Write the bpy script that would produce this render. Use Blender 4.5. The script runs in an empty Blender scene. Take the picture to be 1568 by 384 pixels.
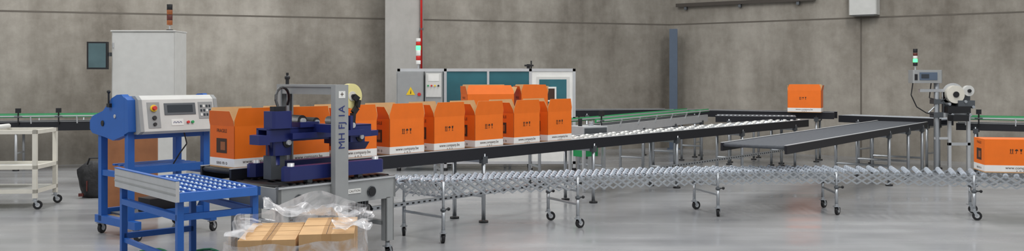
import bpy, math, random
from mathutils import Matrix, Vector
from mathutils import noise as mn
random.seed(4)
sc=bpy.context.scene
sc.view_settings.view_transform='Standard'
# ---------------------------------------------------------------- materials
MATS={}
def s2l(c):
    return tuple((x/255/12.92 if x/255<=0.04045 else ((x/255+0.055)/1.055)**2.4) for x in c)
def mat(name,rgb,rough=0.5,metal=0.0,noise=0.0,scale=8.0,emit=0.0,alpha=1.0,bump=0.0,coat=0.0):
    if name in MATS: return MATS[name]
    m=bpy.data.materials.new(name); m.use_nodes=True
    nt=m.node_tree; bs=nt.nodes['Principled BSDF']
    c=s2l(rgb)
    bs.inputs['Roughness'].default_value=rough
    bs.inputs['Metallic'].default_value=metal
    bs.inputs['Alpha'].default_value=alpha
    bs.inputs['Coat Weight'].default_value=coat
    tc=nt.nodes.new('ShaderNodeTexCoord'); nz=nt.nodes.new('ShaderNodeTexNoise')
    nz.inputs['Scale'].default_value=scale; nz.inputs['Detail'].default_value=5
    nt.links.new(tc.outputs['Object'],nz.inputs['Vector'])
    rp=nt.nodes.new('ShaderNodeValToRGB')
    k=max(noise,0.04)
    rp.color_ramp.elements[0].position=0.3; rp.color_ramp.elements[1].position=0.7
    rp.color_ramp.elements[0].color=tuple(x*(1-k) for x in c)+(1,)
    rp.color_ramp.elements[1].color=tuple(min(1,x*(1+k)) for x in c)+(1,)
    nt.links.new(nz.outputs['Fac'],rp.inputs['Fac'])
    nt.links.new(rp.outputs['Color'],bs.inputs['Base Color'])
    if bump>0:
        bp=nt.nodes.new('ShaderNodeBump'); bp.inputs['Strength'].default_value=bump
        bp.inputs['Distance'].default_value=0.02
        nt.links.new(nz.outputs['Fac'],bp.inputs['Height']); nt.links.new(bp.outputs['Normal'],bs.inputs['Normal'])
    if emit>0:
        bs.inputs['Emission Color'].default_value=c+(1,); bs.inputs['Emission Strength'].default_value=emit
    MATS[name]=m; return m

def concrete(name,dark,mid,light,sx=1.0):
    m=bpy.data.materials.new(name); m.use_nodes=True
    nt=m.node_tree; bs=nt.nodes['Principled BSDF']; bs.inputs['Roughness'].default_value=0.8
    tc=nt.nodes.new('ShaderNodeTexCoord')
    mp=nt.nodes.new('ShaderNodeMapping'); mp.inputs['Scale'].default_value=(1.5,1.5,0.30)
    nt.links.new(tc.outputs['Object'],mp.inputs['Vector'])
    def nz(sc_,src,det=7,ro=0.62):
        n=nt.nodes.new('ShaderNodeTexNoise'); n.inputs['Scale'].default_value=sc_*sx; n.inputs['Detail'].default_value=det; n.inputs['Roughness'].default_value=ro
        nt.links.new(src,n.inputs['Vector']); return n
    n1=nz(0.6,mp.outputs['Vector']); n2=nz(3.2,tc.outputs['Object'],8,0.7); n3=nz(0.45,tc.outputs['Object'],3,0.5)
    def math_(op,a,b_):
        k=nt.nodes.new('ShaderNodeMath'); k.operation=op
        for i,v in enumerate((a,b_)):
            if isinstance(v,float): k.inputs[i].default_value=v
            else: nt.links.new(v,k.inputs[i])
        return k.outputs[0]
    tot=math_('ADD',math_('ADD',math_('MULTIPLY',n1.outputs['Fac'],0.45),math_('MULTIPLY',n2.outputs['Fac'],0.25)),math_('MULTIPLY',n3.outputs['Fac'],0.30))
    rp=nt.nodes.new('ShaderNodeValToRGB')
    rp.color_ramp.elements[0].position=0.38; rp.color_ramp.elements[1].position=0.63
    rp.color_ramp.elements[0].color=s2l(dark)+(1,); rp.color_ramp.elements[1].color=s2l(light)+(1,)
    e=rp.color_ramp.elements.new(0.5); e.color=s2l(mid)+(1,)
    nt.links.new(tot,rp.inputs['Fac']); nt.links.new(rp.outputs['Color'],bs.inputs['Base Color'])
    bp=nt.nodes.new('ShaderNodeBump'); bp.inputs['Strength'].default_value=0.15
    nt.links.new(n2.outputs['Fac'],bp.inputs['Height']); nt.links.new(bp.outputs['Normal'],bs.inputs['Normal'])
    MATS[name]=m; return m

CONC=concrete('concrete_wall',(114,107,97),(148,142,132),(180,174,164))
CONC2=concrete('concrete_pillar',(156,153,148),(172,169,164),(186,183,178))
SEAM=mat('seam_dark',(104,98,90),0.9)
TRAYM=mat('tray_dark',(78,72,66),0.8)
# floor
FL=bpy.data.materials.new('polished_concrete_floor'); FL.use_nodes=True
nt=FL.node_tree; bs=nt.nodes['Principled BSDF']
tc=nt.nodes.new('ShaderNodeTexCoord'); n1=nt.nodes.new('ShaderNodeTexNoise'); n1.inputs['Scale'].default_value=0.7; n1.inputs['Detail'].default_value=8
nt.links.new(tc.outputs['Object'],n1.inputs['Vector'])
rp=nt.nodes.new('ShaderNodeValToRGB'); rp.color_ramp.elements[0].position=0.3; rp.color_ramp.elements[1].position=0.7
rp.color_ramp.elements[0].color=s2l((138,139,141))+(1,); rp.color_ramp.elements[1].color=s2l((168,169,170))+(1,)
nt.links.new(n1.outputs['Fac'],rp.inputs['Fac']); nt.links.new(rp.outputs['Color'],bs.inputs['Base Color'])
mp=nt.nodes.new('ShaderNodeMapping'); mp.inputs['Rotation'].default_value=(0,0,0.6); mp.inputs['Scale'].default_value=(0.35,2.2,1)
n2=nt.nodes.new('ShaderNodeTexNoise'); n2.inputs['Scale'].default_value=1.2; n2.inputs['Detail'].default_value=6
nt.links.new(tc.outputs['Object'],mp.inputs['Vector']); nt.links.new(mp.outputs['Vector'],n2.inputs['Vector'])
r2=nt.nodes.new('ShaderNodeMapRange'); r2.inputs['From Min'].default_value=0.3; r2.inputs['From Max'].default_value=0.7; r2.inputs['To Min'].default_value=0.10; r2.inputs['To Max'].default_value=0.34
nt.links.new(n2.outputs['Fac'],r2.inputs['Value']); nt.links.new(r2.outputs['Result'],bs.inputs['Roughness'])
bs.inputs['IOR'].default_value=1.6

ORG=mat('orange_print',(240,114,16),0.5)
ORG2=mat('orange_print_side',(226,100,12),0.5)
WHT=mat('white_print',(232,230,226),0.5)
TAN=mat('cardboard',(196,158,112),0.75,noise=0.08)
BLKP=mat('black_print',(60,36,22),0.6)
BLK=mat('black_plastic',(22,22,25),0.45)
BAND=mat('black_side_band',(20,21,28),0.4)
RUB=mat('rubber_belt',(40,42,46),0.7,noise=0.15,scale=40)
RUBG=mat('grey_belt',(78,82,88),0.65,noise=0.15,scale=30)
STL=mat('zinc_steel',(178,182,186),0.32,metal=0.75)
STL2=mat('wheel_steel',(214,222,232),0.3,metal=0.35)
DSTL=mat('dark_steel',(96,100,104),0.45,metal=0.6)
ALU=mat('aluminium',(196,198,200),0.4,metal=0.4)
GRY=mat('grey_paint',(150,152,152),0.5)
LGRY=mat('light_grey_paint',(206,206,202),0.5)
NAVY=mat('navy_paint',(28,38,98),0.38)
BLUE=mat('blue_paint',(34,92,170),0.42)
BLUE2=mat('blue_plate',(52,108,190),0.4)
GRN=mat('green_rail',(30,150,84),0.45)
RED=mat('red_lens',(200,40,36),0.35)
YEL=mat('yellow_plastic',(232,196,40),0.4)
TAPE=mat('tape_roll',(226,216,150),0.35)
WPL=mat('white_plastic',(228,228,224),0.45)
BALL=mat('transfer_ball',(176,198,226),0.25,metal=0.3)
TEAL=mat('teal_glass',(44,98,108),0.12,noise=0.25,scale=1.5)
SCRN=mat('screen_glass',(80,104,108),0.15,noise=0.2,scale=3)
SCRD=mat('dark_screen',(48,54,60),0.15)
GLED=mat('green_lamp',(70,255,120),0.3,emit=3.0)
AMB=mat('amber_lens',(150,84,40),0.4)
DRED=mat('dark_red_lens',(92,40,34),0.4)
CREAM=mat('cream_paint',(214,210,198),0.5)
WOOD=mat('brown_board',(150,98,62),0.7,noise=0.15,scale=6)
SLATE=mat('slate_blue_paint',(84,98,116),0.5)
TXTB=mat('blue_lettering',(30,44,110),0.5)
PALW=mat('pallet_wood',(170,136,92),0.8,noise=0.2)

# ---------------------------------------------------------------- mesh builder
_txt={}
def text_mesh(s):
    if s in _txt: return _txt[s]
    cu=bpy.data.curves.new('t','FONT'); cu.body=s; cu.size=1; cu.align_x='CENTER'; cu.align_y='CENTER'; cu.resolution_u=2
    o=bpy.data.objects.new('t',cu); sc.collection.objects.link(o)
    dg=bpy.context.evaluated_depsgraph_get(); me=o.evaluated_get(dg).to_mesh()
    r=([v.co.copy() for v in me.vertices],[tuple(p.vertices) for p in me.polygons])
    o.evaluated_get(dg).to_mesh_clear()
    bpy.data.objects.remove(o); _txt[s]=r; return r

class B:
    def __init__(s): s.v=[];s.f=[];s.m=[];s.sm=[];s.ml=[]
    def mi(s,m):
        if m not in s.ml: s.ml.append(m)
        return s.ml.index(m)
    def add(s,vs,fs,m,smooth=False):
        o=len(s.v); s.v+= [Vector(v) for v in vs]
        mats=m if isinstance(m,list) else [m]*len(fs)
        for k,f in enumerate(fs):
            s.f.append(tuple(i+o for i in f)); s.m.append(s.mi(mats[k])); s.sm.append(smooth if not isinstance(smooth,list) else smooth[k])
    def box(s,x0,x1,y0,y1,z0,z1,m,M=None):
        vs=[Vector(p) for p in [(x0,y0,z0),(x1,y0,z0),(x1,y1,z0),(x0,y1,z0),(x0,y0,z1),(x1,y0,z1),(x1,y1,z1),(x0,y1,z1)]]
        if M: vs=[M@v for v in vs]
        s.add(vs,[(0,3,2,1),(4,5,6,7),(0,1,5,4),(1,2,6,5),(2,3,7,6),(3,0,4,7)],m)
    def rbox(s,x0,x1,y0,y1,z0,z1,m,r=0.02):
        pts=[(x0+r,y0),(x1-r,y0),(x1,y0+r),(x1,y1-r),(x1-r,y1),(x0+r,y1),(x0,y1-r),(x0,y0+r)]
        s.prism(pts,z0,z1,m)
    def prism(s,pts,z0,z1,m,M=None):
        n=len(pts); vs=[Vector((p[0],p[1],z0)) for p in pts]+[Vector((p[0],p[1],z1)) for p in pts]
        if M: vs=[M@v for v in vs]
        fs=[tuple(range(n-1,-1,-1)),tuple(range(n,2*n))]+[(i,(i+1)%n,n+(i+1)%n,n+i) for i in range(n)]
        s.add(vs,fs,m)
    def profx(s,pts,x0,x1,m):
        n=len(pts); vs=[Vector((x0,p[0],p[1])) for p in pts]+[Vector((x1,p[0],p[1])) for p in pts]
        fs=[tuple(range(n-1,-1,-1)),tuple(range(n,2*n))]+[(i,(i+1)%n,n+(i+1)%n,n+i) for i in range(n)]
        s.add(vs,fs,m)
    def fr(s,p,q):
        p=Vector(p);q=Vector(q);d=(q-p);d.normalize()
        up=Vector((0,0,1)) if abs(d.z)<0.95 else Vector((0,1,0))
        a=d.cross(up).normalized(); b=a.cross(d).normalized(); return p,q,a,b
    def bar(s,p,q,w,h,m):
        p,q,a,b=s.fr(p,q); a=a*w/2;b=b*h/2
        vs=[p-a-b,p+a-b,p+a+b,p-a+b,q-a-b,q+a-b,q+a+b,q-a+b]
        s.add(vs,[(0,1,2,3),(7,6,5,4),(0,4,5,1),(1,5,6,2),(2,6,7,3),(3,7,4,0)],m)
    def cyl(s,p,q,r,m,n=10,r2=None,mcap=None):
        if r2 is None: r2=r
        p,q,a,b=s.fr(p,q); vs=[]
        for c,rr in ((p,r),(q,r2)):
            for i in range(n):
                t=2*math.pi*i/n; vs.append(c+a*math.cos(t)*rr+b*math.sin(t)*rr)
        fs=[(i,n+i,n+(i+1)%n,(i+1)%n) for i in range(n)]+[tuple(range(n)),tuple(range(2*n-1,n-1,-1))]
        s.add(vs,fs,[m]*n+[mcap or m]*2,[n>8]*n+[False]*2)
    def tube(s,pts,r,m,n=6):
        for a,b in zip(pts[:-1],pts[1:]): s.cyl(a,b,r,m,n)
    def sph(s,c,r,m,n=8,k=5,sc_=(1,1,1)):
        vs=[];fs=[]
        for j in range(k+1):
            ph=math.pi*j/k
            for i in range(n):
                t=2*math.pi*i/n; vs.append(Vector((c[0]+r*sc_[0]*math.sin(ph)*math.cos(t),c[1]+r*sc_[1]*math.sin(ph)*math.sin(t),c[2]+r*sc_[2]*math.cos(ph))))
        for j in range(k):
            for i in range(n): fs.append((j*n+i,(j+1)*n+i,(j+1)*n+(i+1)%n,j*n+(i+1)%n))
        s.add(vs,fs,m,True)
    def text(s,t,M,size,m):
        vs,fs=text_mesh(t); s.add([M@(v*size) for v in vs],fs,m)
    def caster(s,x,y,h=0.13,r=0.05,yaw=0.0):
        c,si=math.cos(yaw),math.sin(yaw)
        s.cyl((x,y,h),(x,y,h-0.03),0.022,STL,8)
        wx,wy=x+0.03*c,y+0.03*si
        s.cyl((wx-si*0.016,wy+c*0.016,r),(wx+si*0.016,wy-c*0.016,r),r,BLK,14)
        s.cyl((wx-si*0.02,wy+c*0.02,r),(wx+si*0.02,wy-c*0.02,r),r*0.5,ALU,10)
        for e in (-1,1):
            s.bar((x-si*0.024*e,y+c*0.024*e,h-0.03),(wx-si*0.024*e,wy+c*0.024*e,r),0.004,0.03,STL)
        s.box(x-0.035,x+0.035,y-0.03,y+0.03,h-0.036,h-0.028,STL)
    def make(s,name,loc=(0,0,0),rz=0.0,bevel=0.0):
        me=bpy.data.meshes.new(name); me.from_pydata([tuple(v) for v in s.v],[],s.f); 
        for m in s.ml: me.materials.append(m)
        for p,mi,sm in zip(me.polygons,s.m,s.sm): p.material_index=mi; p.use_smooth=sm
        me.update()
        o=bpy.data.objects.new(name,me); sc.collection.objects.link(o)
        o.location=loc; o.rotation_euler=(0,0,rz)
        if bevel>0:
            md=o.modifiers.new('bevel','BEVEL'); md.width=bevel; md.segments=2; md.limit_method='ANGLE'; md.angle_limit=math.radians(50); md.harden_normals=False
        return o

# ---------------------------------------------------------------- room
C=Vector((3.7,21.4)); dl=Vector((0.946,0.324)); dr=Vector((0.815,-0.58))
def wall(name,p0,p1,H,seams_h,seams_v,mat_=CONC):
    L=(p1-p0).length; ang=math.atan2((p1-p0).y,(p1-p0).x)
    b=B(); b.box(0,L,0,0.3,0,H,mat_)
    for z,t in seams_h: b.box(0,L,-0.004,0.0,z,z+t,SEAM)
    for x,t in seams_v: b.box(x,x+t,-0.005,0.0,0,H,SEAM)
    return b.make(name,(p0.x,p0.y,0),ang)
PL=C-dl*24; PR=C+dr*16
wall('wall_back',PL,C,6.0,[(2.86,0.03),(4.6,0.03)],[(17.9,0.025)])
wall('wall_right',C,PR,6.0,[(2.86,0.03),(4.6,0.03)],[(4.3,0.03),(9.4,0.03)])
b=B()
b.add([(-22,-4,0),(20,-4,0),(20,30,0),(-22,30,0)],[(0,1,2,3)],FL); b.make('floor')
b=B(); b.box(0,0.70,0,0.8,0,6,CONC2); b.make('concrete_pillar',(-2.57,18.5,0),0,0.01)
b=B(); b.cyl((0,0,1.2),(0,0,6),0.022,RED,10)
for z in (1.6,2.6,3.6,4.6): b.box(-0.035,0.035,-0.02,0.07,z,z+0.04,DSTL)
b.make('red_sprinkler_pipe',(-1.83,18.45,0))
b=B(); b.box(-0.09,0.09,-0.10,-0.085,0.0,2.75,SLATE); b.box(-0.09,0.09,0.085,0.10,0.0,2.75,SLATE); b.box(-0.012,0.012,-0.09,0.09,0.0,2.75,SLATE); b.box(-0.14,0.14,-0.14,0.14,0,0.02,SLATE)
b.make('steel_corner_column',(3.70,20.95,0),-0.2)
b=B(); b.box(0.2,3.4,-0.10,-0.04,0,0.05,TRAYM); b.box(0.2,3.4,-0.12,-0.10,-0.01,0.07,TRAYM)
for k in range(3): b.box(0.4+k*1.3,0.46+k*1.3,-0.1,-0.03,-0.08,0.0,DSTL)
b.make('cable_tray',(C.x,C.y,3.28),math.atan2(dr.y,dr.x))
b=B(); b.rbox(-0.27,0.27,-0.32,-0.01,2.92,3.5,LGRY,0.02); b.box(-0.23,0.23,-0.28,-0.04,2.9,2.92,GRY); b.box(-0.02,0.02,-0.05,-0.01,3.5,4.2,DSTL)
q=C+dr*4.42; b.make('wall_heater_unit',(q.x,q.y,0),math.atan2(dr.y,dr.x))

# ---------------------------------------------------------------- conveyors
def conveyor(name,p0,p1,w,z,bh=0.11,band=BAND,top=RUB,legs=(),belt=None,rollers=None,wheels=None,rails=None,sensors=(),z1=None,strut=False,legm=STL,rm=STL2):
    p0=Vector(p0);p1=Vector(p1); L=(p1-p0).length; ang=math.atan2(p1.y-p0.y,p1.x-p0.x)
    b=B(); sl=0 if z1 is None else (z1-z)/L
    Z=lambda x: z+sl*x
    def lbox(x0,x1,y0,y1,a,c,m):
        vs=[(x0,y0,Z(x0)+a),(x1,y0,Z(x1)+a),(x1,y1,Z(x1)+a),(x0,y1,Z(x0)+a),(x0,y0,Z(x0)+c),(x1,y0,Z(x1)+c),(x1,y1,Z(x1)+c),(x0,y1,Z(x0)+c)]
        b.add(vs,[(0,3,2,1),(4,5,6,7),(0,1,5,4),(1,2,6,5),(2,3,7,6),(3,0,4,7)],m)
    lbox(0,L,0,0.03,-bh,0.0,band); lbox(0,L,w-0.03,w,-bh,0.0,band)
    lbox(0,L,0.0,0.034,0.0,0.006,ALU); lbox(0,L,w-0.034,w,0.0,0.006,ALU)
    if belt:
        lbox(belt[0],belt[1],0.035,w-0.035,-0.035,-0.004,top)
        for x in belt: b.cyl((x,0.03,Z(x)-0.025),(x,w-0.03,Z(x)-0.025),0.024,top,10)
    if rollers:
        x=rollers[0]; r=rollers[3] if len(rollers)>3 else 0.02
        while x<rollers[1]:
            b.cyl((x,0.03,Z(x)-r+0.006),(x,w-0.03,Z(x)-r+0.006),r,rm,8); x+=rollers[2]
        lbox(rollers[0],rollers[1],0.03,w-0.03,-bh,-bh+0.01,DSTL)
    if wheels:
        x=wheels[0]; k=0
        lbox(wheels[0],wheels[1],0.03,w-0.03,-0.05,-0.045,BAND)
        while x<wheels[1]:
            b.cyl((x,0.03,Z(x)-0.01),(x,w-0.03,Z(x)-0.01),0.006,STL,6)
            for j in range(3):
                y=0.09+j*0.14+(0.05 if k%2 else 0)
                b.cyl((x,y-0.022,Z(x)-0.01),(x,y+0.022,Z(x)-0.01),0.03,WPL,10)
            x+=wheels[2]; k+=1
    for x in legs:
        zz=Z(x)-bh
        for y in (0.02,w-0.02):
            b.cyl((x,y,0.03),(x,y,zz+0.06),0.024,legm,10)
            b.cyl((x,y,0.0),(x,y,0.02),0.055,BLK,12); b.cyl((x,y,0.02),(x,y,0.07),0.012,STL,8)
            b.box(x-0.04,x+0.04,y-0.03,y+0.03,zz-0.05,zz+0.03,DSTL)
        b.cyl((x,0.02,0.30),(x,w-0.02,0.30),0.018,legm,8)
        b.box(x-0.03,x+0.03,0,w,zz-0.04,zz,legm)
    if strut and len(legs)>1:
        b.box(legs[0],legs[-1],-0.01,0.03,0.32,0.36,STL)
        x=legs[0]
        while x<legs[-1]: b.box(x,x+0.03,-0.013,-0.01,0.332,0.348,BLK); x+=0.08
    if rails:
        for y in (0.0,w):
            x=0.15
            while x<L:
                b.bar((x,y,Z(x)-0.03),(x,y+(-0.04 if y==0 else 0.04),Z(x)+rails),0.02,0.02,ALU); x+=0.75
            lbox(0,L,y-0.02,y+0.01,rails-0.035,rails+0.02,GRN)
            lbox(0,L,y-0.035,y-0.02,rails-0.02,rails+0.005,ALU)
    for x in sensors:
        b.cyl((x,-0.03,Z(x)-0.05),(x,-0.03,Z(x)+0.2),0.012,BLK,8); b.box(x-0.04,x+0.04,-0.06,0.0,Z(x)+0.16,Z(x)+0.24,BLK); b.box(x-0.06,x+0.06,-0.05,0.0,Z(x)+0.08,Z(x)+0.1,DSTL)
    return b.make(name,(p0.x,p0.y,0),ang)

U=Vector((0.653,0.757)); N=Vector((-0.757,0.653)); AU=math.atan2(U.y,U.x)
E0=Vector((-1.53,8.96))
def S(s,n=0.0): 
    p=E0+U*s+N*n; return (p.x,p.y)
conveyor('box_belt_conveyor',S(-1.38),S(10.9),0.5,0.85,0.13,legs=(0.6,3.25,5.38,7.5,9.6,11.7),belt=(0.03,4.9),wheels=(5.0,12.2,0.16),strut=True,top=RUB)
conveyor('roller_conveyor',(-13.0,15.0),(-4.0,17.3),0.55,0.86,0.16,legs=(0.5,2.5,4.4,6.3,8.2),belt=(0.03,8.9),rails=0.11,sensors=(4.45,5.1,6.2),legm=ALU)
conveyor('roller_conveyor.001',(-3.95,17.37),(3.35,18.95),0.5,0.98,0.13,legs=(0.5,2.2,4.0,5.6,7.0),belt=(0.03,7.3))
conveyor('roller_conveyor.002',(3.4,19.0),(6.2,17.6),0.5,0.97,0.13,legs=(0.4,1.6,2.8),belt=(0.03,3.0))
conveyor('roller_conveyor.003',(6.25,17.5),(7.5,16.0),0.5,0.92,0.13,legs=(0.4,1.7),rollers=(0.03,1.9,0.085))
conveyor('roller_conveyor.004',(7.65,15.75),(10.4,14.2),0.5,0.86,0.12,legs=(0.3,1.4,2.6),belt=(0.03,3.1),rails=0.10,sensors=(0.35,))
conveyor('guide_rail_conveyor',(1.25,13.7),(3.9,18.2),0.45,0.90,0.13,legs=(0.3,1.9,3.4,4.9),belt=(0.03,5.1),rails=0.10,band=ALU,sensors=(0.15,))
conveyor('short_transfer_conveyor',(3.85,17.3),(5.25,16.9),0.5,0.92,0.12,legs=(0.25,1.2),rollers=(0.03,1.4,0.08))
conveyor('wide_belt_conveyor',(3.24,10.77),(7.05,15.5),0.85,0.84,0.10,legs=(4.0,5.0,5.8),belt=(0.03,6.0),top=RUBG,z1=0.89)
conveyor('erector_outfeed_conveyor',(-1.3,13.2),(0.7,13.82),0.5,0.92,0.12,legs=(0.3,1.8),belt=(0.03,2.0))

# ---------------------------------------------------------------- orange boxes
def icons(b,x,z,s):
    y=-0.0022
    def q(pts): b.add([(x+p[0]*s,y,z+p[1]*s) for p in pts],[tuple(range(len(pts)))],BLKP)
    for o in (0,0.9):
        q([(o-0.05,0),(o+0.27,0),(o+0.27,1.3),(o-0.05,1.3)]); q([(o-0.28,1.3),(o+0.5,1.3),(o+0.11,2.0)])
    q([(-0.3,-0.35),(1.4,-0.35),(1.4,-0.15),(-0.3,-0.15)])
    o=2.7; q([(o-0.8,1.0),(o+0.8,1.0),(o+0.5,1.6),(o,1.85),(o-0.5,1.6)]); q([(o-0.1,-0.1),(o+0.1,-0.1),(o+0.1,1.0),(o-0.1,1.0)]); q([(o-0.5,-0.1),(o,-0.1),(o,-0.25),(o-0.5,-0.25)])
    o=4.7; q([(o-0.55,1.85),(o+0.55,1.85),(o+0.3,0.8),(o,0.6),(o-0.3,0.8)][::-1]); q([(o-0.1,-0.2),(o+0.1,-0.2),(o+0.1,0.6),(o-0.1,0.6)]); q([(o-0.4,-0.3),(o+0.4,-0.3),(o+0.4,-0.12),(o-0.4,-0.12)])
def orange_box(loc,rz,a=0.48,bw=0.40,h=0.37,fl=0.16,tilt=(6,14,16,12),closed=False):
    b=B(); wt=0.005
    b.box(0,a,0,bw,0,0.01,TAN)
    if closed:
        b.box(0,a,0,bw,0.01,h,ORG); b.box(0.0,a,bw/2-0.025,bw/2+0.025,h,h+0.0015,TAN)
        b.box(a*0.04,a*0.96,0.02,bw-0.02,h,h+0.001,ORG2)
    else:
        b.box(0,a,0,wt,0.01,h,[TAN,TAN,ORG,TAN,TAN,TAN]); b.box(0,a,bw-wt,bw,0.01,h,[TAN,TAN,TAN,TAN,ORG,TAN])
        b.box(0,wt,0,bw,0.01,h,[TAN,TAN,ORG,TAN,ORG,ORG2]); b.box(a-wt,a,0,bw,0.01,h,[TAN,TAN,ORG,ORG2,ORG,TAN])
        b.box(wt,a-wt,wt,bw-wt,h*0.55,h*0.56,TAN)
        def flap(p,q,out,t,hh,mo):
            p=Vector(p);q=Vector(q);out=Vector(out); t=math.radians(t)
            up=Vector((0,0,math.cos(t)))+out*math.sin(t); d=(q-p).normalized(); ins=0.035
            o1=[p,q,q+up*hh*0.35,q+up*hh-d*ins,p+up*hh+d*ins,p+up*hh*0.35]; nn=out*math.cos(t)-Vector((0,0,math.sin(t)))
            o2=[v-nn*0.005 for v in o1]; n=6
            b.add(o1+o2,[tuple(range(n)),tuple(range(2*n-1,n-1,-1))]+[(i,n+i,n+(i+1)%n,(i+1)%n) for i in range(n)],[mo,TAN]+[TAN]*n)
        flap((0,0,h),(a,0,h),(0,-1,0),tilt[0],fl,ORG)
        flap((a,bw,h),(0,bw,h),(0,1,0),tilt[1],fl,ORG)
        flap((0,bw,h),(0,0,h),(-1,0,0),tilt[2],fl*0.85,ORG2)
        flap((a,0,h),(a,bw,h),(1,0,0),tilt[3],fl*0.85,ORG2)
    bh=0.085
    for (x0,x1,y0,y1) in ((0,a,-0.001,0),(0,a,bw,bw+0.001),(-0.001,0,0,bw),(a,a+0.001,0,bw)): b.box(x0,x1,y0,y1,0.012,bh,WHT)
    RX=Matrix.Rotation(math.pi/2,4,'X'); RZ=Matrix.Rotation(-math.pi/2,4,'Z')
    b.text('www.company.be',Matrix.Translation((a/2,-0.003,0.056))@RX,0.044,BLKP)
    b.text('o  m  o',Matrix.Translation((a/2,-0.003,0.024))@RX,0.03,BLKP)
    icons(b,a*0.36,h*0.60,0.024)
    b.box(-0.002,0,bw*0.3,bw*0.72,h*0.35,h*0.7,BLKP)
    b.box(-0.003,-0.002,bw*0.36,bw*0.55,h*0.42,h*0.62,AMB)
    b.text('ooo m o',Matrix.Translation((-0.003,bw/2,0.045))@RZ@RX,0.05,BLKP)
    b.text('FRAGILE',Matrix.Translation((-0.003,bw/2,h*0.88))@RZ@RX,0.045,BLKP)
    return b.make('orange_carton_box',loc,rz)
for k,s in enumerate((-1.32,-0.77,-0.17,0.48,1.12,1.76,2.44,3.08)):
    x,y=S(s,0.05+random.uniform(-.006,.006))
    orange_box((x,y,0.848),AU+random.uniform(-.015,.015),tilt=(5+random.uniform(-3,4),12,14+random.uniform(-4,6),10))
orange_box((-0.66,13.46,0.918),0.29,a=0.72,bw=0.40,h=0.48,fl=0.14,tilt=(-20,5,8,30))
orange_box((0.14,13.70,0.918),0.29,a=0.42,bw=0.40,h=0.48,fl=0.14,tilt=(0,5,8,10))
orange_box((5.35,17.75,0.972),-0.42,a=0.62,bw=0.40,h=0.42,fl=0.12,tilt=(-3,12,5,12))
orange_box((5.43,10.50,0.556),-0.20,a=0.75,bw=0.42,h=0.38,closed=True)

# ---------------------------------------------------------------- skate wheel flexible conveyor
P=[Vector(p) for p in [(-1.6,8.1,.72),(-1.26,8.74,.70),(-.78,9.40,.635),(.62,10.30,.585),(2.3,11.1,.55),(3.96,11.25,.545),(5.43,10.85,.55),(7.0,10.0,.55),(8.6,8.9,.55),(9.5,8.2,.55)]]
def cr(p0,p1,p2,p3,t): return 0.5*((2*p1)+(-p0+p2)*t+(2*p0-5*p1+4*p2-p3)*t*t+(-p0+3*p1-3*p2+p3)*t**3)
fine=[]
for i in range(1,len(P)-2):
    for k in range(60): fine.append(cr(P[i-1],P[i],P[i+1],P[i+2],k/60))
pts=[fine[0]]; acc=0
step=0.105
for a_,b_ in zip(fine[:-1],fine[1:]):
    acc+=(b_-a_).length
    if acc>=step: pts.append(b_); acc=0
b=B(); W=0.30; nr=[]
for i,p in enumerate(pts):
    t=(pts[min(i+1,len(pts)-1)]-pts[max(i-1,0)]); t.z=0; t.normalize(); n=Vector((-t.y,t.x,0)); nr.append((p,t,n))
    zc=-0.030
    b.cyl(p-n*W+Vector((0,0,zc)),p+n*W+Vector((0,0,zc)),0.006,DSTL,6)
    offs=[-0.27,-0.16,-0.05,0.06,0.17,0.28] if i%2 else [-0.22,-0.11,0.0,0.11,0.22]
    for o in offs:
        c=p+n*o+Vector((0,0,zc)); b.cyl(c-n*0.012,c+n*0.012,0.029,STL2,10)
    b.cyl(p-n*(W+0.01)+Vector((0,0,zc)),p-n*(W-0.01)+Vector((0,0,zc)),0.013,STL,6)
for i in range(len(nr)-2):
    for o in (-W,0.0,W):
        a1=nr[i][0]+nr[i][2]*o; a2=nr[i+2][0]+nr[i+2][2]*o
        if i%2==0 or abs(o)==W:
            b.bar(a1+Vector((0,0,-0.028)),a2+Vector((0,0,-0.17)),0.004,0.018,STL)
            b.bar(a1+Vector((0,0,-0.17))+nr[i][2]*0.005,a2+Vector((0,0,-0.028))+nr[i][2]*0.005,0.004,0.018,STL)
for (fx,fy) in ((-.94,9.30),(.6,10.28),(2.3,11.1),(3.96,11.25),(5.43,10.85),(7.0,10.0)):
    j=min(range(len(nr)),key=lambda k:(nr[k][0].xy-Vector((fx,fy))).length)
    p,t,n=nr[j]
    for e in (-1,1):
        q=p+n*e*0.31; zt=p.z-0.03
        b.cyl((q.x,q.y,0.13),(q.x,q.y,0.34),0.019,STL,10); b.cyl((q.x,q.y,0.3),(q.x,q.y,zt),0.014,STL,10)
        b.cyl((q.x,q.y,0.32),(q.x,q.y,0.345),0.028,DSTL,10)
        b.cyl((q.x,q.y,0.335),(q.x+t.x*0.06,q.y+t.y*0.06,0.335),0.009,BLK,6); b.sph((q.x+t.x*0.07,q.y+t.y*0.07,0.335),0.018,BLK)
        b.caster(q.x,q.y,0.135,0.052,math.atan2(t.y,t.x)+random.uniform(-1.2,1.2))
    a1=p-n*0.31;a2=p+n*0.31
    b.cyl((a1.x,a1.y,0.26),(a2.x,a2.y,0.26),0.014,STL,8)
    b.bar((a1.x,a1.y,p.z-0.18),(a2.x,a2.y,p.z-0.18),0.03,0.02,STL)
b.make('skate_wheel_conveyor')

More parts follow.
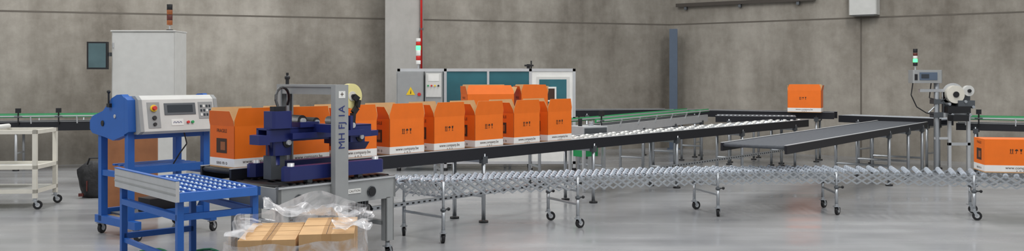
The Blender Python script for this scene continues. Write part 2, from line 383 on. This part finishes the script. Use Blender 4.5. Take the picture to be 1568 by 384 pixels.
# ---------------------------------------------------------------- case sealer (local: x along flow, y across)
b=B(); Lx=1.27; Wd=0.72
for y in (0.0,Wd-0.03): 
    b.box(0,Lx,y,y+0.03,0.55,0.75,GRY); b.box(0,Lx,y-0.01,y+0.04,0.735,0.75,ALU)
b.box(0,0.03,0,Wd,0.56,0.74,GRY); b.box(Lx-0.03,Lx,0,Wd,0.56,0.74,GRY)
b.box(0.02,Lx-0.02,0.03,Wd-0.03,0.56,0.70,DSTL)
for k in range(17): 
    x=0.05+k*0.073
    b.cyl((x,0.05,0.742),(x,Wd-0.05,0.742),0.022,BLK,10)
for x in (0.02,Lx-0.11):
    for y in (0.0,Wd-0.07):
        b.box(x,x+0.09,y,y+0.012,0.16,0.56,GRY); b.box(x,x+0.012,y,y+0.07,0.16,0.56,GRY); b.box(x+0.078,x+0.09,y,y+0.07,0.16,0.56,GRY)
        b.cyl((x+0.045,y+0.035,0.12),(x+0.045,y+0.035,0.3),0.02,STL,10); b.caster(x+0.045,y+0.035,0.14,0.052,0.4)
    b.box(x,x+0.05,0.05,Wd-0.05,0.30,0.34,GRY)
for x in (0.20,0.98):
    b.cyl((x,-0.004,0.63),(x,-0.014,0.63),0.048,DSTL,20); b.cyl((x,-0.01,0.63),(x,-0.020,0.63),0.04,BLK,20)
b.box(0.72,0.86,-0.004,0,0.63,0.67,WPL)
b.text('CAUTION',Matrix.Translation((0.79,-0.005,0.65))@Matrix.Rotation(math.pi/2,4,'X'),0.028,BLKP)
b.box(0.78,1.0,0.06,0.2,0.36,0.55,BLK); b.cyl((0.74,0.13,0.44),(1.06,0.13,0.44),0.06,BLK,14)
for k in range(6): b.box(0.80+k*0.03,0.81+k*0.03,0.05,0.06,0.38,0.54,DSTL)
b.tube([(0.76,0.1,0.5),(0.7,0.1,0.2),(0.9,0.0,0.02),(1.25,-0.1,0.012)],0.01,BLK)
for y in (0.06,0.56):
    pts_=[(0.16,y),(1.16,y),(1.20,y+0.03),(1.20,y+0.07),(1.16,y+0.10),(0.16,y+0.10),(0.12,y+0.07),(0.12,y+0.03)]
    b.prism(pts_,0.785,0.895,NAVY); b.prism([(p[0]*0.98+0.015,p[1]) for p in pts_],0.895,0.903,NAVY)
    for x in (0.2,1.12): b.cyl((x,y+0.05,0.90),(x,y+0.05,0.93),0.03,ALU,12)
    for x in (0.35,0.9): b.box(x,x+0.05,y+0.02,y+0.08,0.75,0.79,DSTL)
for y0_,y1_ in ((-0.065,-0.005),(Wd+0.005,Wd+0.065)):
    b.box(0.53,0.545,y0_,y1_,0.44,1.565,GRY); b.box(0.655,0.67,y0_,y1_,0.44,1.565,GRY)
    yy=y0_ if y0_<0 else y1_-0.012
    b.box(0.545,0.655,yy,yy+0.012,0.44,1.565,GRY)
b.box(0.53,0.67,-0.065,Wd+0.065,1.565,1.585,GRY); b.box(0.545,0.655,-0.05,Wd+0.05,1.50,1.565,GRY)
b.box(0.56,0.60,-0.0,0.02,0.8,1.5,STL); b.cyl((0.6,0.01,0.75),(0.6,0.01,1.5),0.014,STL,8); b.cyl((0.6,Wd-0.01,0.75),(0.6,Wd-0.01,1.5),0.014,STL,8)
b.text('MH FJ 1A',Matrix.Translation((0.60,-0.068,1.22))@Matrix.Rotation(math.pi/2,4,'X')@Matrix.Rotation(math.pi/2,4,'Z'),0.095,TXTB)
b.box(0.565,0.635,-0.067,-0.065,1.47,1.53,WPL); b.text('+',Matrix.Translation((0.60,-0.069,1.50))@Matrix.Rotation(math.pi/2,4,'X'),0.07,BLKP)
b.box(0.55,0.65,-0.0,Wd,1.17,1.24,NAVY)
b.box(0.10,1.22,0.28,0.31,1.10,1.21,NAVY); b.box(0.10,1.22,0.43,0.46,1.10,1.21,NAVY); b.box(0.10,1.22,0.28,0.46,1.20,1.215,NAVY)
b.prism([(0.02,0.30),(0.10,0.26),(0.10,0.48),(0.02,0.44)],1.08,1.16,NAVY)
b.prism([(1.22,0.28),(1.34,0.32),(1.34,0.42),(1.22,0.46)],1.10,1.15,NAVY)
b.profx([(0.26,1.12),(0.26,1.17),(0.22,1.17),(0.22,1.12)],0.3,1.1,NAVY)
b.rbox(0.12,0.32,0.24,0.40,1.215,1.36,NAVY,0.02); b.rbox(0.16,0.28,0.28,0.36,1.36,1.40,BLK,0.01)
b.box(0.40,0.60,0.25,0.50,1.215,1.26,NAVY)
for x,z,r in ((0.45,1.27,0.05),(0.60,1.255,0.04),(0.86,1.25,0.045),(1.0,1.21,0.05),(1.1,1.10,0.045),(0.3,1.09,0.045)):
    b.cyl((x,0.29,z),(x,0.45,z),r,BLK,14); b.cyl((x,0.265,z),(x,0.29,z),r*0.5,ALU,10)
for x in (0.75,0.95): b.box(x,x+0.03,0.25,0.28,1.06,1.30,NAVY)
b.box(0.80,1.16,0.30,0.44,1.05,1.11,NAVY)
b.profx([(0.28,1.05),(0.46,1.05),(0.40,0.98),(0.34,0.98)],0.9,1.2,NAVY)
b.cyl((0.22,0.37,0.90),(0.22,0.37,1.12),0.055,NAVY,14); b.box(0.15,0.29,0.32,0.43,0.78,0.98,DSTL)
b.box(0.18,0.34,0.30,0.44,0.98,1.10,NAVY)
b.cyl((1.045,0.34,1.475),(1.045,0.40,1.475),0.115,TAPE,32); b.cyl((1.045,0.335,1.475),(1.045,0.405,1.475),0.045,CREAM,18); b.cyl((1.045,0.32,1.475),(1.045,0.42,1.475),0.018,BLK,10)
arm=[(1.045,0.32,1.475),(1.09,0.31,1.44),(1.075,0.31,1.37),(1.03,0.31,1.32),(1.02,0.31,1.22)]
for a1,a2 in zip(arm[:-1],arm[1:]): b.bar(a1,a2,0.03,0.05,BLK)
loop=[(0.24,0.34,1.38)]+[(0.24+0.16*(1-math.cos(t)),0.36+0.3*(t/math.pi),1.40+0.16*math.sin(t)) for t in [k*math.pi/10 for k in range(1,11)]]
b.tube(loop,0.012,BLK,8)
b.cyl((0.60,Wd,1.585),(0.60,Wd,1.63),0.016,BLK,8); b.sph((0.60,Wd,1.645),0.026,BLK); b.cyl((0.60,Wd,1.64),(0.60,Wd,1.69),0.012,BLK,8)
b.make('case_sealing_machine',(-1.9,7.43,0),AU,0.003)

# ---------------------------------------------------------------- ball transfer table
b=B(); tw=0.66; tl=1.38
b.box(0,tw,0,0.04,0.70,0.77,BLUE2); b.box(0,tw,tl-0.04,tl,0.70,0.77,BLUE2); b.box(tw-0.03,tw,0,tl,0.70,0.77,BLUE2)
b.box(-0.03,0,0,tl,0.70,0.86,ALU); b.box(-0.034,-0.03,0,tl,0.75,0.765,GRY); b.box(-0.034,-0.03,0,tl,0.80,0.806,GRY); b.box(-0.036,0.004,0,tl,0.86,0.868,BLUE)
b.box(0,tw-0.03,0.04,tl-0.04,0.725,0.748,BLUE2)
for r_ in range(6):
    x=0.06+r_*0.104
    b.box(x-0.022,x-0.018,0.05,tl-0.05,0.745,0.765,BLUE); b.box(x+0.018,x+0.022,0.05,tl-0.05,0.745,0.765,BLUE)
    for k in range(14):
        y=0.09+k*0.092+(0.046 if r_%2 else 0)
        if y<tl-0.06: b.cyl((x-0.009,y,0.760),(x+0.009,y,0.760),0.018,BALL,10); b.cyl((x-0.018,y,0.760),(x+0.018,y,0.760),0.006,STL,6)
for x in (0.0,tw-0.05):
    for y in (0.04,tl-0.09):
        b.box(x,x+0.05,y,y+0.05,0.02,0.71,BLUE); b.cyl((x+0.025,y+0.025,0),(x+0.025,y+0.025,0.02),0.045,BLK,12)
b.box(0,0.05,0.05,tl-0.05,0.55,0.60,BLUE); b.box(tw-0.05,tw,0.05,tl-0.05,0.55,0.60,BLUE)
b.box(0.02,tw-0.02,0.05,0.09,0.55,0.60,BLUE); b.box(0.02,tw-0.02,tl-0.09,tl-0.05,0.25,0.30,BLUE); b.box(0.02,0.05,0.05,tl-0.05,0.22,0.26,BLUE)
b.box(0.02,0.13,tl-0.14,tl-0.02,0.77,0.785,WPL)
b.make('ball_transfer_table',(-2.52,6.93,0),math.atan2(0.66,0.75),0.003)

# ---------------------------------------------------------------- carton forming station
b=B(); sw=0.80; sd=0.80
for x in (-0.10,sw-0.06):
    b.box(x,x+0.07,0.12,0.19,0.14,1.10,BLUE); b.box(x,x+0.07,sd-0.10,sd-0.03,0.14,1.10,BLUE)
    b.box(x,x+0.07,-0.02,sd+0.05,0.12,0.20,BLUE)
    b.box(x+0.01,x+0.06,0.15,sd-0.05,0.62,0.68,BLUE)
    for y in (0.02,sd): b.caster(x+0.035,y,0.14,0.055,0.5)
    b.profx([(0.19,0.20),(0.35,0.20),(0.19,0.40)],x+0.03,x+0.04,BLUE)
b.box(-0.08,sw,0.13,0.18,0.20,0.27,BLUE); b.box(-0.08,sw,sd-0.09,sd-0.04,0.2,0.27,BLUE); b.box(-0.08,sw,0.13,0.19,0.66,0.74,BLUE); b.box(-0.08,sw,0.13,0.19,1.02,1.10,BLUE)
b.box(0.0,sw-0.08,0.2,sd-0.1,0.21,0.23,DSTL); b.box(0.2,0.52,0.25,0.5,0.23,0.38,BLK)
for k in range(4): b.box(0.0,sw-0.07,0.25+k*0.12,0.30+k*0.12,0.72,0.74,BLUE2)
hood=[(0.16,1.06),(0.16,1.44),(0.22,1.475),(0.32,1.47),(0.44,1.43),(0.62,1.30),(0.86,1.24),(0.92,1.19),(0.92,1.10),(0.86,1.06),(0.60,1.03),(0.4,1.00)]
b.profx(hood,-0.12,-0.05,BLUE); b.profx(hood,sw-0.02,sw+0.03,BLUE)
b.profx([(y,z-0.02 if z>1.15 else z+0.02) for y,z in hood],-0.05,sw-0.02,BLUE)
b.cyl((-0.13,0.62,1.17),(-0.12,0.62,1.17),0.03,BLK,12); b.cyl((-0.13,0.35,1.25),(-0.12,0.35,1.25),0.02,ALU,12)
con=[(0.16,1.07),(0.04,1.07),(-0.02,1.10),(0.04,1.42),(0.10,1.46),(0.16,1.46)]
b.profx(con,0.0,sw-0.0,LGRY); b.profx([(y-0.008 if y<0.15 else y,z) for y,z in con],-0.04,0.0,GRY); b.profx([(y-0.008 if y<0.15 else y,z) for y,z in con],sw,sw+0.04,GRY)
b.profx([(0.16,1.07),(0.07,1.10),(0.09,1.42),(0.16,1.45)],-0.12,-0.04,BLUE)
kx=sw/0.96
def cp(x,v,d=0.0): return (x*kx,-0.02+0.06*v-d,1.10+0.32*v)
def cq(x0,x1,v0,v1,m,d=0.004):
    b.add([cp(x0,v0,d),cp(x1,v0,d),cp(x1,v1,d),cp(x0,v1,d),cp(x0,v0,-.01),cp(x1,v0,-.01),cp(x1,v1,-.01),cp(x0,v1,-.01)],[(0,1,2,3),(0,4,5,1),(1,5,6,2),(2,6,7,3),(3,7,4,0)],m)
cq(0.28,0.70,0.50,0.88,DSTL,0.006); cq(0.32,0.66,0.58,0.82,SCRD,0.009)
cq(0.06,0.22,0.10,0.92,GRY,0.005); cq(0.36,0.52,0.16,0.36,WPL,0.005); cq(0.74,0.94,0.35,0.9,GRY,0.005)
for (x,v,m,r) in ((0.14,0.72,YEL,0.036),(0.14,0.42,BLK,0.022),(0.14,0.22,BLK,0.018),(0.58,0.25,RED,0.015),(0.64,0.25,GRN,0.015)):
    p=Vector(cp(x,v)); b.cyl(p,p+Vector((0,-0.02,0.004)),r,m,14)
p=Vector(cp(0.14,0.72)); b.cyl(p,p+Vector((0,-0.045,0.008)),0.022,RED,14)
for i in range(4):
    for j in range(3): cq(0.765+i*0.04,0.79+i*0.04,0.44+j*0.14,0.52+j*0.14,SCRD if (i+j)%3 else WPL,0.009)
b.text('ooo',Matrix.Translation(cp(0.44,0.26,0.007))@Matrix.Rotation(math.pi/2,4,'X'),0.06,TXTB)
b.cyl((-0.14,0.45,1.36),(-0.14,0.45,1.50),0.01,BLK,8); b.sph((-0.14,0.45,1.50),0.02,BLK); b.box(-0.15,-0.11,0.42,0.48,1.34,1.38,BLK)
b.tube([(0.5,0.1,1.07),(0.52,0.08,0.95),(0.45,0.1,0.85),(0.4,0.14,0.74)],0.008,BLK)
b.make('carton_forming_station',(-3.71,9.20,0),AU,0.004)

# ---------------------------------------------------------------- brown boards + bag
b=B(); b.box(0,0.62,0,0.05,0,0.99,WOOD); b.box(0.03,0.60,0.055,0.09,0,0.95,TAN); b.box(-0.02,0.55,0.095,0.12,0,0.9,WOOD); b.box(-0.01,0.63,-0.015,0.14,0.0,0.06,PALW)
b.make('cardboard_sheet_stack',(-4.90,10.95,0),0.15,0.003)
b=B()
vs=[];fs=[];n=14;k=9
for j in range(k+1):
    v=j/k; z=0.5*v; r=0.20*(0.9+0.25*math.sin(v*3.0))*(1.0 if v<0.8 else 1-(v-0.8)*2.2)
    for i in range(n):
        t=2*math.pi*i/n; rr=r*(1+0.14*math.sin(3*t+v*5)+0.08*math.sin(7*t+9*v)); vs.append((rr*1.05*math.cos(t),rr*0.7*math.sin(t),z))
for j in range(k):
    for i in range(n): fs.append((j*n+i,j*n+(i+1)%n,(j+1)*n+(i+1)%n,(j+1)*n+i))
fs.append(tuple(range(n-1,-1,-1))); fs.append(tuple(range(k*n,k*n+n)))
b.add(vs,fs,mat('black_nylon',(34,34,36),0.6,noise=0.4,scale=14,bump=0.6),True)
b.tube([(0.1,-0.1,0.46),(0.06,-0.14,0.55),(-0.06,-0.14,0.55),(-0.1,-0.1,0.46)],0.012,BLK); b.box(-0.20,-0.14,-0.16,-0.12,0.03,0.07,DRED); b.box(-0.1,-0.085,-0.165,-0.14,0.1,0.24,DRED)
b.box(0.12,0.26,-0.1,0.1,0.0,0.44,mat('grey_cloth',(120,116,110),0.9,noise=0.2))
b.make('black_tool_bag',(-5.72,12.6,0),0.2)

# ---------------------------------------------------------------- white cart
b=B(); cl=1.7; cd=0.65
for x in (0,cl-0.05):
    for y in (0,cd-0.05):
        b.box(x,x+0.05,y,y+0.05,0.14,0.99,CREAM); b.caster(x+0.025,y+0.025,0.14,0.055,0.3)
for z in (0.20,0.50,0.94):
    b.box(0,cl,0,0.04,z,z+0.05,CREAM); b.box(0,cl,cd-0.04,cd,z,z+0.05,CREAM); b.box(0,0.04,0,cd,z,z+0.05,CREAM); b.box(cl-0.04,cl,0,cd,z,z+0.05,CREAM)
b.box(0.03,cl-0.03,0.03,cd-0.03,0.235,0.25,LGRY); b.box(0.03,cl-0.03,0.03,cd-0.03,0.5,0.515,LGRY)
for k in range(5): b.cyl((0.1+k*0.25,0.05,1.015),(0.1+k*0.25,cd-0.05,1.015),0.03,WPL,10)
b.box(0.1,1.1,0.1,0.5,0.99,1.0,CREAM)
b.make('white_metal_cart',(-7.62,11.25,0),0.08,0.003)

# ---------------------------------------------------------------- electrical cabinet
b=B(); b.box(0,0.97,0,0.5,0.1,2.35,LGRY); b.box(0.02,0.95,0.02,0.48,0,0.1,DSTL); b.box(0.02,0.95,-0.02,0,0.13,2.33,LGRY)
b.box(0.91,0.93,-0.035,-0.02,1.2,1.36,DSTL); b.box(-0.01,0.98,-0.03,0.51,2.35,2.37,LGRY)
for z in (0.3,1.2,2.1): b.cyl((0.03,-0.025,z),(0.03,-0.025,z+0.08),0.012,ALU,8)
b.cyl((0.83,0.15,2.37),(0.83,0.15,2.46),0.012,ALU,8); b.cyl((0.83,0.15,2.37),(0.83,0.15,2.39),0.05,BLK,12)
for i,m in enumerate((AMB,DRED,AMB,BLK)): b.cyl((0.83,0.15,2.46+i*0.08),(0.83,0.15,2.535+i*0.08),0.042,m,14); b.cyl((0.83,0.15,2.535+i*0.08),(0.83,0.15,2.54+i*0.08),0.044,BLK,14)
b.bar((0.0,0.05,2.0),(-0.06,-0.02,2.0),0.04,0.06,DSTL)
M=Matrix.Translation((-0.16,-0.08,1.98))@Matrix.Rotation(math.radians(8),4,'Z')
b.box(-0.17,0.13,-0.03,0.05,-0.21,0.21,BLK,M); b.box(-0.145,0.105,-0.034,-0.03,-0.185,0.185,SCRN,M)
b.make('electrical_cabinet',(-6.15,14.05,0),0.02,0.006)

# ---------------------------------------------------------------- carton erector enclosure
b=B(); D=1.1; Ht=1.78
def post(x,y): b.box(x,x+0.05,y,y+0.05,0.05,Ht,ALU); b.cyl((x+.025,y+.025,0),(x+.025,y+.025,.05),0.04,BLK,10)
for x in (0,0.82,2.32,3.09):
    for y in (0,D-0.05): post(x,y)
for y in (0,D-0.05):
    b.box(0,3.14,y,y+0.05,Ht-0.03,Ht+0.02,ALU); b.box(0,3.14,y,y+0.05,0.12,0.17,ALU); b.box(0.82,3.14,y,y+0.05,0.9,0.95,ALU)
for x in (0,0.82,2.32,3.09): b.box(x,x+0.05,0,D,Ht-0.03,Ht+0.02,ALU); b.box(x,x+0.05,0,D,0.12,0.17,ALU)
b.box(0.0,0.47,-0.12,0.5,0.2,Ht-0.03,GRY); b.box(0.02,0.45,-0.135,-0.12,0.22,Ht-0.05,GRY)
b.box(0.49,0.80,-0.06,0.4,0.2,Ht-0.03,GRY); b.box(0.51,0.78,-0.075,-0.06,1.3,Ht-0.06,LGRY); b.box(0.55,0.74,-0.08,-0.075,1.58,1.70,WPL)
for i,m in enumerate((GRN,RED,YEL,BLK)): b.cyl((0.55+i*0.06,-0.075,1.5),(0.55+i*0.06,-0.095,1.5),0.016,m,10)
b.box(0.13,0.34,-0.14,-0.135,1.08,1.18,WPL); b.cyl((0.40,-0.135,1.35),(0.40,-0.16,1.35),0.03,RED,12); b.text('kWh',Matrix.Translation((0.235,-0.142,1.13))@Matrix.Rotation(math.pi/2,4,'X'),0.07,BLKP)
b.add([(0.17,-0.141,1.34),(0.33,-0.141,1.34),(0.25,-0.141,1.48)],[(0,1,2)],YEL); b.add([(0.24,-0.143,1.36),(0.26,-0.143,1.36),(0.255,-0.143,1.44)],[(0,1,2)],BLKP)
b.box(0.87,2.32,0.02,0.03,0.95,Ht-0.03,TEAL); b.box(1.58,1.62,0.0,0.05,0.95,Ht-0.03,ALU); b.box(0.87,2.32,0.02,0.03,0.17,0.9,LGRY)
b.box(2.37,3.09,0.01,0.03,0.17,Ht-0.03,WPL); b.box(2.45,3.03,0.0,0.01,1.0,Ht-0.12,LGRY); b.box(2.50,2.98,-0.005,0.0,1.05,Ht-0.17,TEAL)
b.box(2.42,2.80,-0.02,-0.005,1.22,1.48,WPL); b.box(2.45,2.77,-0.024,-0.02,1.25,1.45,BLKP); b.box(2.5,2.6,-0.026,-0.024,1.28,1.4,RED)
b.box(0.05,3.09,D-0.03,D-0.02,0.17,Ht-0.03,TEAL); b.box(3.10,3.12,0.05,D-0.05,0.17,Ht-0.03,TEAL)
b.box(0.9,3.0,0.3,0.8,0.7,0.8,DSTL); b.box(1.2,1.8,0.35,0.7,0.8,1.2,ALU)
b.box(2.28,2.34,0.05,0.11,Ht+0.02,Ht+0.1,BLK); b.box(2.24,2.40,0.04,0.12,Ht+0.06,Ht+0.09,BLK); b.cyl((2.36,0.08,Ht+0.02),(2.36,0.08,Ht+0.16),0.012,BLK,8)
b.cyl((0.36,0.1,Ht+0.0),(0.36,0.1,Ht+0.10),0.014,ALU,8)
z=Ht+0.10
for m,h in ((WPL,0.07),(RED,0.08),(WPL,0.10),(GLED,0.08),(RED,0.07),(WPL,0.06)):
    b.cyl((0.36,0.1,z),(0.36,0.1,z+h-0.004),0.042,m,14); z+=h
b.make('carton_erector_machine',(-2.02,16.1,0),0,0.004)

b=B(); b.box(0,0.45,0,0.4,0.78,0.94,ALU); b.box(0.02,0.43,-0.01,0.0,0.8,0.92,DSTL); b.cyl((0.1,0.2,0.94),(0.1,0.2,1.05),0.03,BLK,10); b.cyl((0.3,0.2,0.94),(0.3,0.2,1.0),0.04,STL,12); b.box(0.05,0.35,0.1,0.3,0.5,0.78,GRN)
for x in (0.02,0.39):
    for y in (0.02,0.34): b.box(x,x+0.04,y,y+0.04,0,0.78,ALU)
b.make('conveyor_drive_unit',(1.02,13.05,0),0.6,0.003)

# ---------------------------------------------------------------- labelling machine
b=B()
b.cyl((0,0,0.02),(0,0,1.72),0.045,STL,14); b.cyl((0,0,0),(0,0,0.03),0.16,DSTL,16)
b.box(-0.06,0.55,-0.06,0.04,0.98,1.05,ALU); b.box(-0.3,0.1,-0.05,0.02,1.40,1.45,ALU)
b.rbox(-0.46,0.03,-0.16,0.06,1.55,1.77,GRY,0.02); b.box(-0.36,-0.06,-0.166,-0.16,1.60,1.73,SLATE); b.box(-0.44,-0.39,-0.166,-0.16,1.6,1.7,BLK); b.box(-0.33,-0.2,-0.17,-0.166,1.63,1.70,SCRD)
b.cyl((-0.38,-0.05,1.77),(-0.38,-0.05,1.84),0.012,ALU,8)
z=1.84
for m,h in ((BLK,0.06),(GLED,0.06),(WPL,0.05),(DRED,0.05),(BLK,0.07)):
    b.cyl((-0.38,-0.05,z),(-0.38,-0.05,z+h-0.004),0.035,m,14); z+=h
b.cyl((0.27,-0.12,1.36),(0.27,-0.02,1.36),0.15,CREAM,28); b.cyl((0.27,-0.14,1.36),(0.27,-0.12,1.36),0.05,BLK,14); b.cyl((0.27,-0.02,1.36),(0.27,-0.01,1.36),0.19,ALU,28)
b.cyl((0.50,-0.10,1.42),(0.50,-0.02,1.42),0.09,LGRY,24); b.cyl((0.50,-0.13,1.42),(0.50,-0.1,1.42),0.03,BLK,12)
b.box(0.10,0.56,-0.02,0.03,1.05,1.40,DSTL); b.box(0.12,0.5,-0.16,-0.02,1.05,1.16,BLK); b.box(0.3,0.58,-0.14,-0.02,1.16,1.26,DSTL)
for x,z in ((0.15,1.2),(0.42,1.24),(0.55,1.15),(0.2,1.02),(0.5,1.02)): b.cyl((x,-0.16,z),(x,0.0,z),0.025,STL,10)
b.box(0.14,0.40,-0.3,-0.1,0.92,1.02,BLK)
for x in (0.18,0.50): b.box(x,x+0.05,-0.05,0.0,0.0,1.05,ALU); b.box(x-0.05,x+0.1,-0.25,0.2,0.0,0.04,DSTL)
b.box(0.18,0.55,-0.05,0,0.5,0.55,ALU); b.box(-0.05,0.2,-0.03,0.0,0.6,0.64,ALU)
b.tube([(-0.42,-0.05,1.55),(-0.45,-0.05,1.35),(-0.36,-0.06,1.15),(-0.2,-0.06,1.05),(0.0,-0.06,1.0)],0.010,BLK)
b.tube([(-0.1,-0.02,1.55),(-0.12,0,1.3),(0.05,-0.08,1.25),(0.12,-0.1,1.3)],0.010,BLK)
b.cyl((-0.14,0.0,1.05),(0.1,0.0,1.28),0.012,STL,8); b.box(-0.08,0.08,-0.08,0.08,1.2,1.28,DSTL); b.box(-0.08,0.08,-0.08,0.08,0.97,1.06,DSTL)
b.make('labelling_machine',(7.16,15.42,0),0,0.003)

# ---------------------------------------------------------------- wrapped carton pallet
PX,PY,PR_=-1.76,5.78,0.14; PWd=0.78; PD=0.76
b=B()
for k in range(5): b.box(0,PWd,k*0.16,k*0.16+0.12,0.10,0.125,PALW)
for x in (0,0.345,0.69): b.box(x,x+0.09,0,PD,0.02,0.10,PALW)
for k in (0,0.33,0.66): b.box(0,PWd,k,k+0.1,0.0,0.02,PALW)
b.make('wooden_pallet',(PX,PY,0),PR_)
b=B(); rnd=random.Random(2)
PT=mat('packing_tape',(186,146,98),0.25)
def carton(x,y,w,d,z0,z1,rz=0):
    M=Matrix.Translation((x,y,0))@Matrix.Rotation(rz,4,'Z')
    b.box(0,w,0,d,z0,z1,TAN,M); b.box(w/2-0.002,w/2+0.002,0,d,z1,z1+0.001,BLKP,M); b.box(w/2-0.03,w/2+0.03,-0.001,d+0.001,z1-0.05,z1+0.0008,PT,M)
for zi in (0,1):
    z0=0.126+zi*0.245
    for (x,y,w,d) in ((0.02,0.02,0.36,0.17),(0.02,0.20,0.36,0.17),(0.02,0.38,0.36,0.17),(0.02,0.56,0.36,0.17),(0.40,0.02,0.35,0.34),(0.40,0.38,0.35,0.35)):
        carton(x,y,w,d,z0,z0+0.24+(0.03 if (x>0.38 and zi) else 0),rnd.uniform(-.015,.015))
b.make('brown_carton_stack',(PX,PY,0),PR_,0.003)
FILM=bpy.data.materials.new('stretch_film'); FILM.use_nodes=True
nt=FILM.node_tree; nt.nodes.clear(); out=nt.nodes.new('ShaderNodeOutputMaterial'); mx=nt.nodes.new('ShaderNodeMixShader'); tr=nt.nodes.new('ShaderNodeBsdfTransparent'); pr=nt.nodes.new('ShaderNodeBsdfPrincipled')
pr.inputs['Base Color'].default_value=(0.75,0.75,0.77,1); pr.inputs['Roughness'].default_value=0.15
nz=nt.nodes.new('ShaderNodeTexNoise'); nz.inputs['Scale'].default_value=5; nz.inputs['Detail'].default_value=5; nz.inputs['Distortion'].default_value=2.0
tcc=nt.nodes.new('ShaderNodeTexCoord'); nt.links.new(tcc.outputs['Object'],nz.inputs['Vector'])
mr=nt.nodes.new('ShaderNodeMapRange'); mr.inputs['From Min'].default_value=0.38; mr.inputs['From Max'].default_value=0.66; mr.inputs['To Min'].default_value=0.10; mr.inputs['To Max'].default_value=0.65
nt.links.new(nz.outputs['Fac'],mr.inputs['Value']); nt.links.new(mr.outputs['Result'],mx.inputs['Fac']); nt.links.new(tr.outputs[0],mx.inputs[1]); nt.links.new(pr.outputs[0],mx.inputs[2]); nt.links.new(mx.outputs[0],out.inputs['Surface'])
b=B(); vs=[];fs=[]
loop=[]; per=[(-0.03,-0.03),(PWd+0.01,-0.03),(PWd+0.01,PD+0.01),(-0.03,PD+0.01)]
for i in range(4):
    a1=Vector(per[i]);a2=Vector(per[(i+1)%4])
    for k in range(34): loop.append(a1.lerp(a2,k/34))
n=len(loop); rows=16; cen=Vector((PWd/2,PD/2))
for j in range(rows+1):
    v=j/rows
    for i,p in enumerate(loop):
        back=max(0,(p.y-0.1)/0.66)
        rt=max(0,(p.x-0.4)/0.38)
        top=0.60+0.07*back+0.04*rt+0.15*math.exp(-((p.x-0.42)**2+(p.y-0.77)**2)/0.035)+0.06*mn.noise(Vector((p.x*4,p.y*4,1)))
        z=0.08+(top-0.08)*v
        loose=max(0,(z-0.60))
        d=(p-cen).normalized()
        nn=mn.noise(Vector((p.x*5,p.y*5,z*4)))*0.035+mn.noise(Vector((p.x*16,p.y*16,z*5)))*0.014
        q=p+d*(0.03+nn+loose*0.25)
        vs.append((q.x,q.y,z))
for j in range(rows):
    for i in range(n): fs.append((j*n+i,j*n+(i+1)%n,(j+1)*n+(i+1)%n,(j+1)*n+i))
b.add(vs,fs,FILM,True)
def sheet(x0,y0,x1,y1,zb,amp,seed,nx=34,ny=20):
    vs=[];fs=[]
    for j in range(ny+1):
        for i in range(nx+1):
            x=x0+(x1-x0)*i/nx; y=y0+(y1-y0)*j/ny
            e=0.4+mn.noise(Vector((x*5,y*5,seed)))+0.35*abs(mn.noise(Vector((x*13,y*13,seed+3))))
            vs.append((x+0.04*mn.noise(Vector((y*6,seed,x*3))),y+0.04*mn.noise(Vector((x*6,seed,0))),zb+amp*max(e,0)))
    for j in range(ny):
        for i in range(nx): a=j*(nx+1)+i; fs.append((a,a+1,a+nx+2,a+nx+1))
    b.add(vs,fs,FILM,True)
sheet(0.10,0.62,0.80,0.86,0.655,0.12,4)
sheet(0.62,-0.02,0.86,0.7,0.650,0.09,7,20,34)
sheet(-0.06,0.0,0.08,0.75,0.62,0.05,11,14,26)
b.make('plastic_stretch_wrap',(PX,PY,0),PR_)
b=B(); b.tube([(-3.5+0.07*k,8.6+0.12*math.sin(k*0.9),0.012) for k in range(14)],0.011,mat('green_cable',(40,110,80),0.5),8); b.make('floor_power_cable')

# ---------------------------------------------------------------- lights
def area(loc,sx,sy,e,col=(1,0.99,0.975)):
    l=bpy.data.lights.new('ceiling_lamp','AREA'); l.shape='RECTANGLE'; l.size=sx; l.size_y=sy; l.energy=e; l.color=col
    o=bpy.data.objects.new('ceiling_lamp',l); sc.collection.objects.link(o); o.location=loc; return o
for (x,y) in ((-7,6),(0,6),(7,6),(-7,14),(0,14.5),(6,13)): area((x,y,6.5),0.5,4.5,235)
w=bpy.data.worlds.new('hall_ambient'); sc.world=w; w.use_nodes=True
w.node_tree.nodes['Background'].inputs['Color'].default_value=(0.94,0.97,1,1); w.node_tree.nodes['Background'].inputs['Strength'].default_value=0.55

cam=bpy.data.cameras.new('camera'); co=bpy.data.objects.new('camera',cam); sc.collection.objects.link(co)
co.location=(0,0,1.65); co.rotation_euler=(math.pi/2,0,0); cam.sensor_width=36; cam.lens=32.14; cam.shift_y=-0.0472; cam.clip_end=200
sc.camera=co
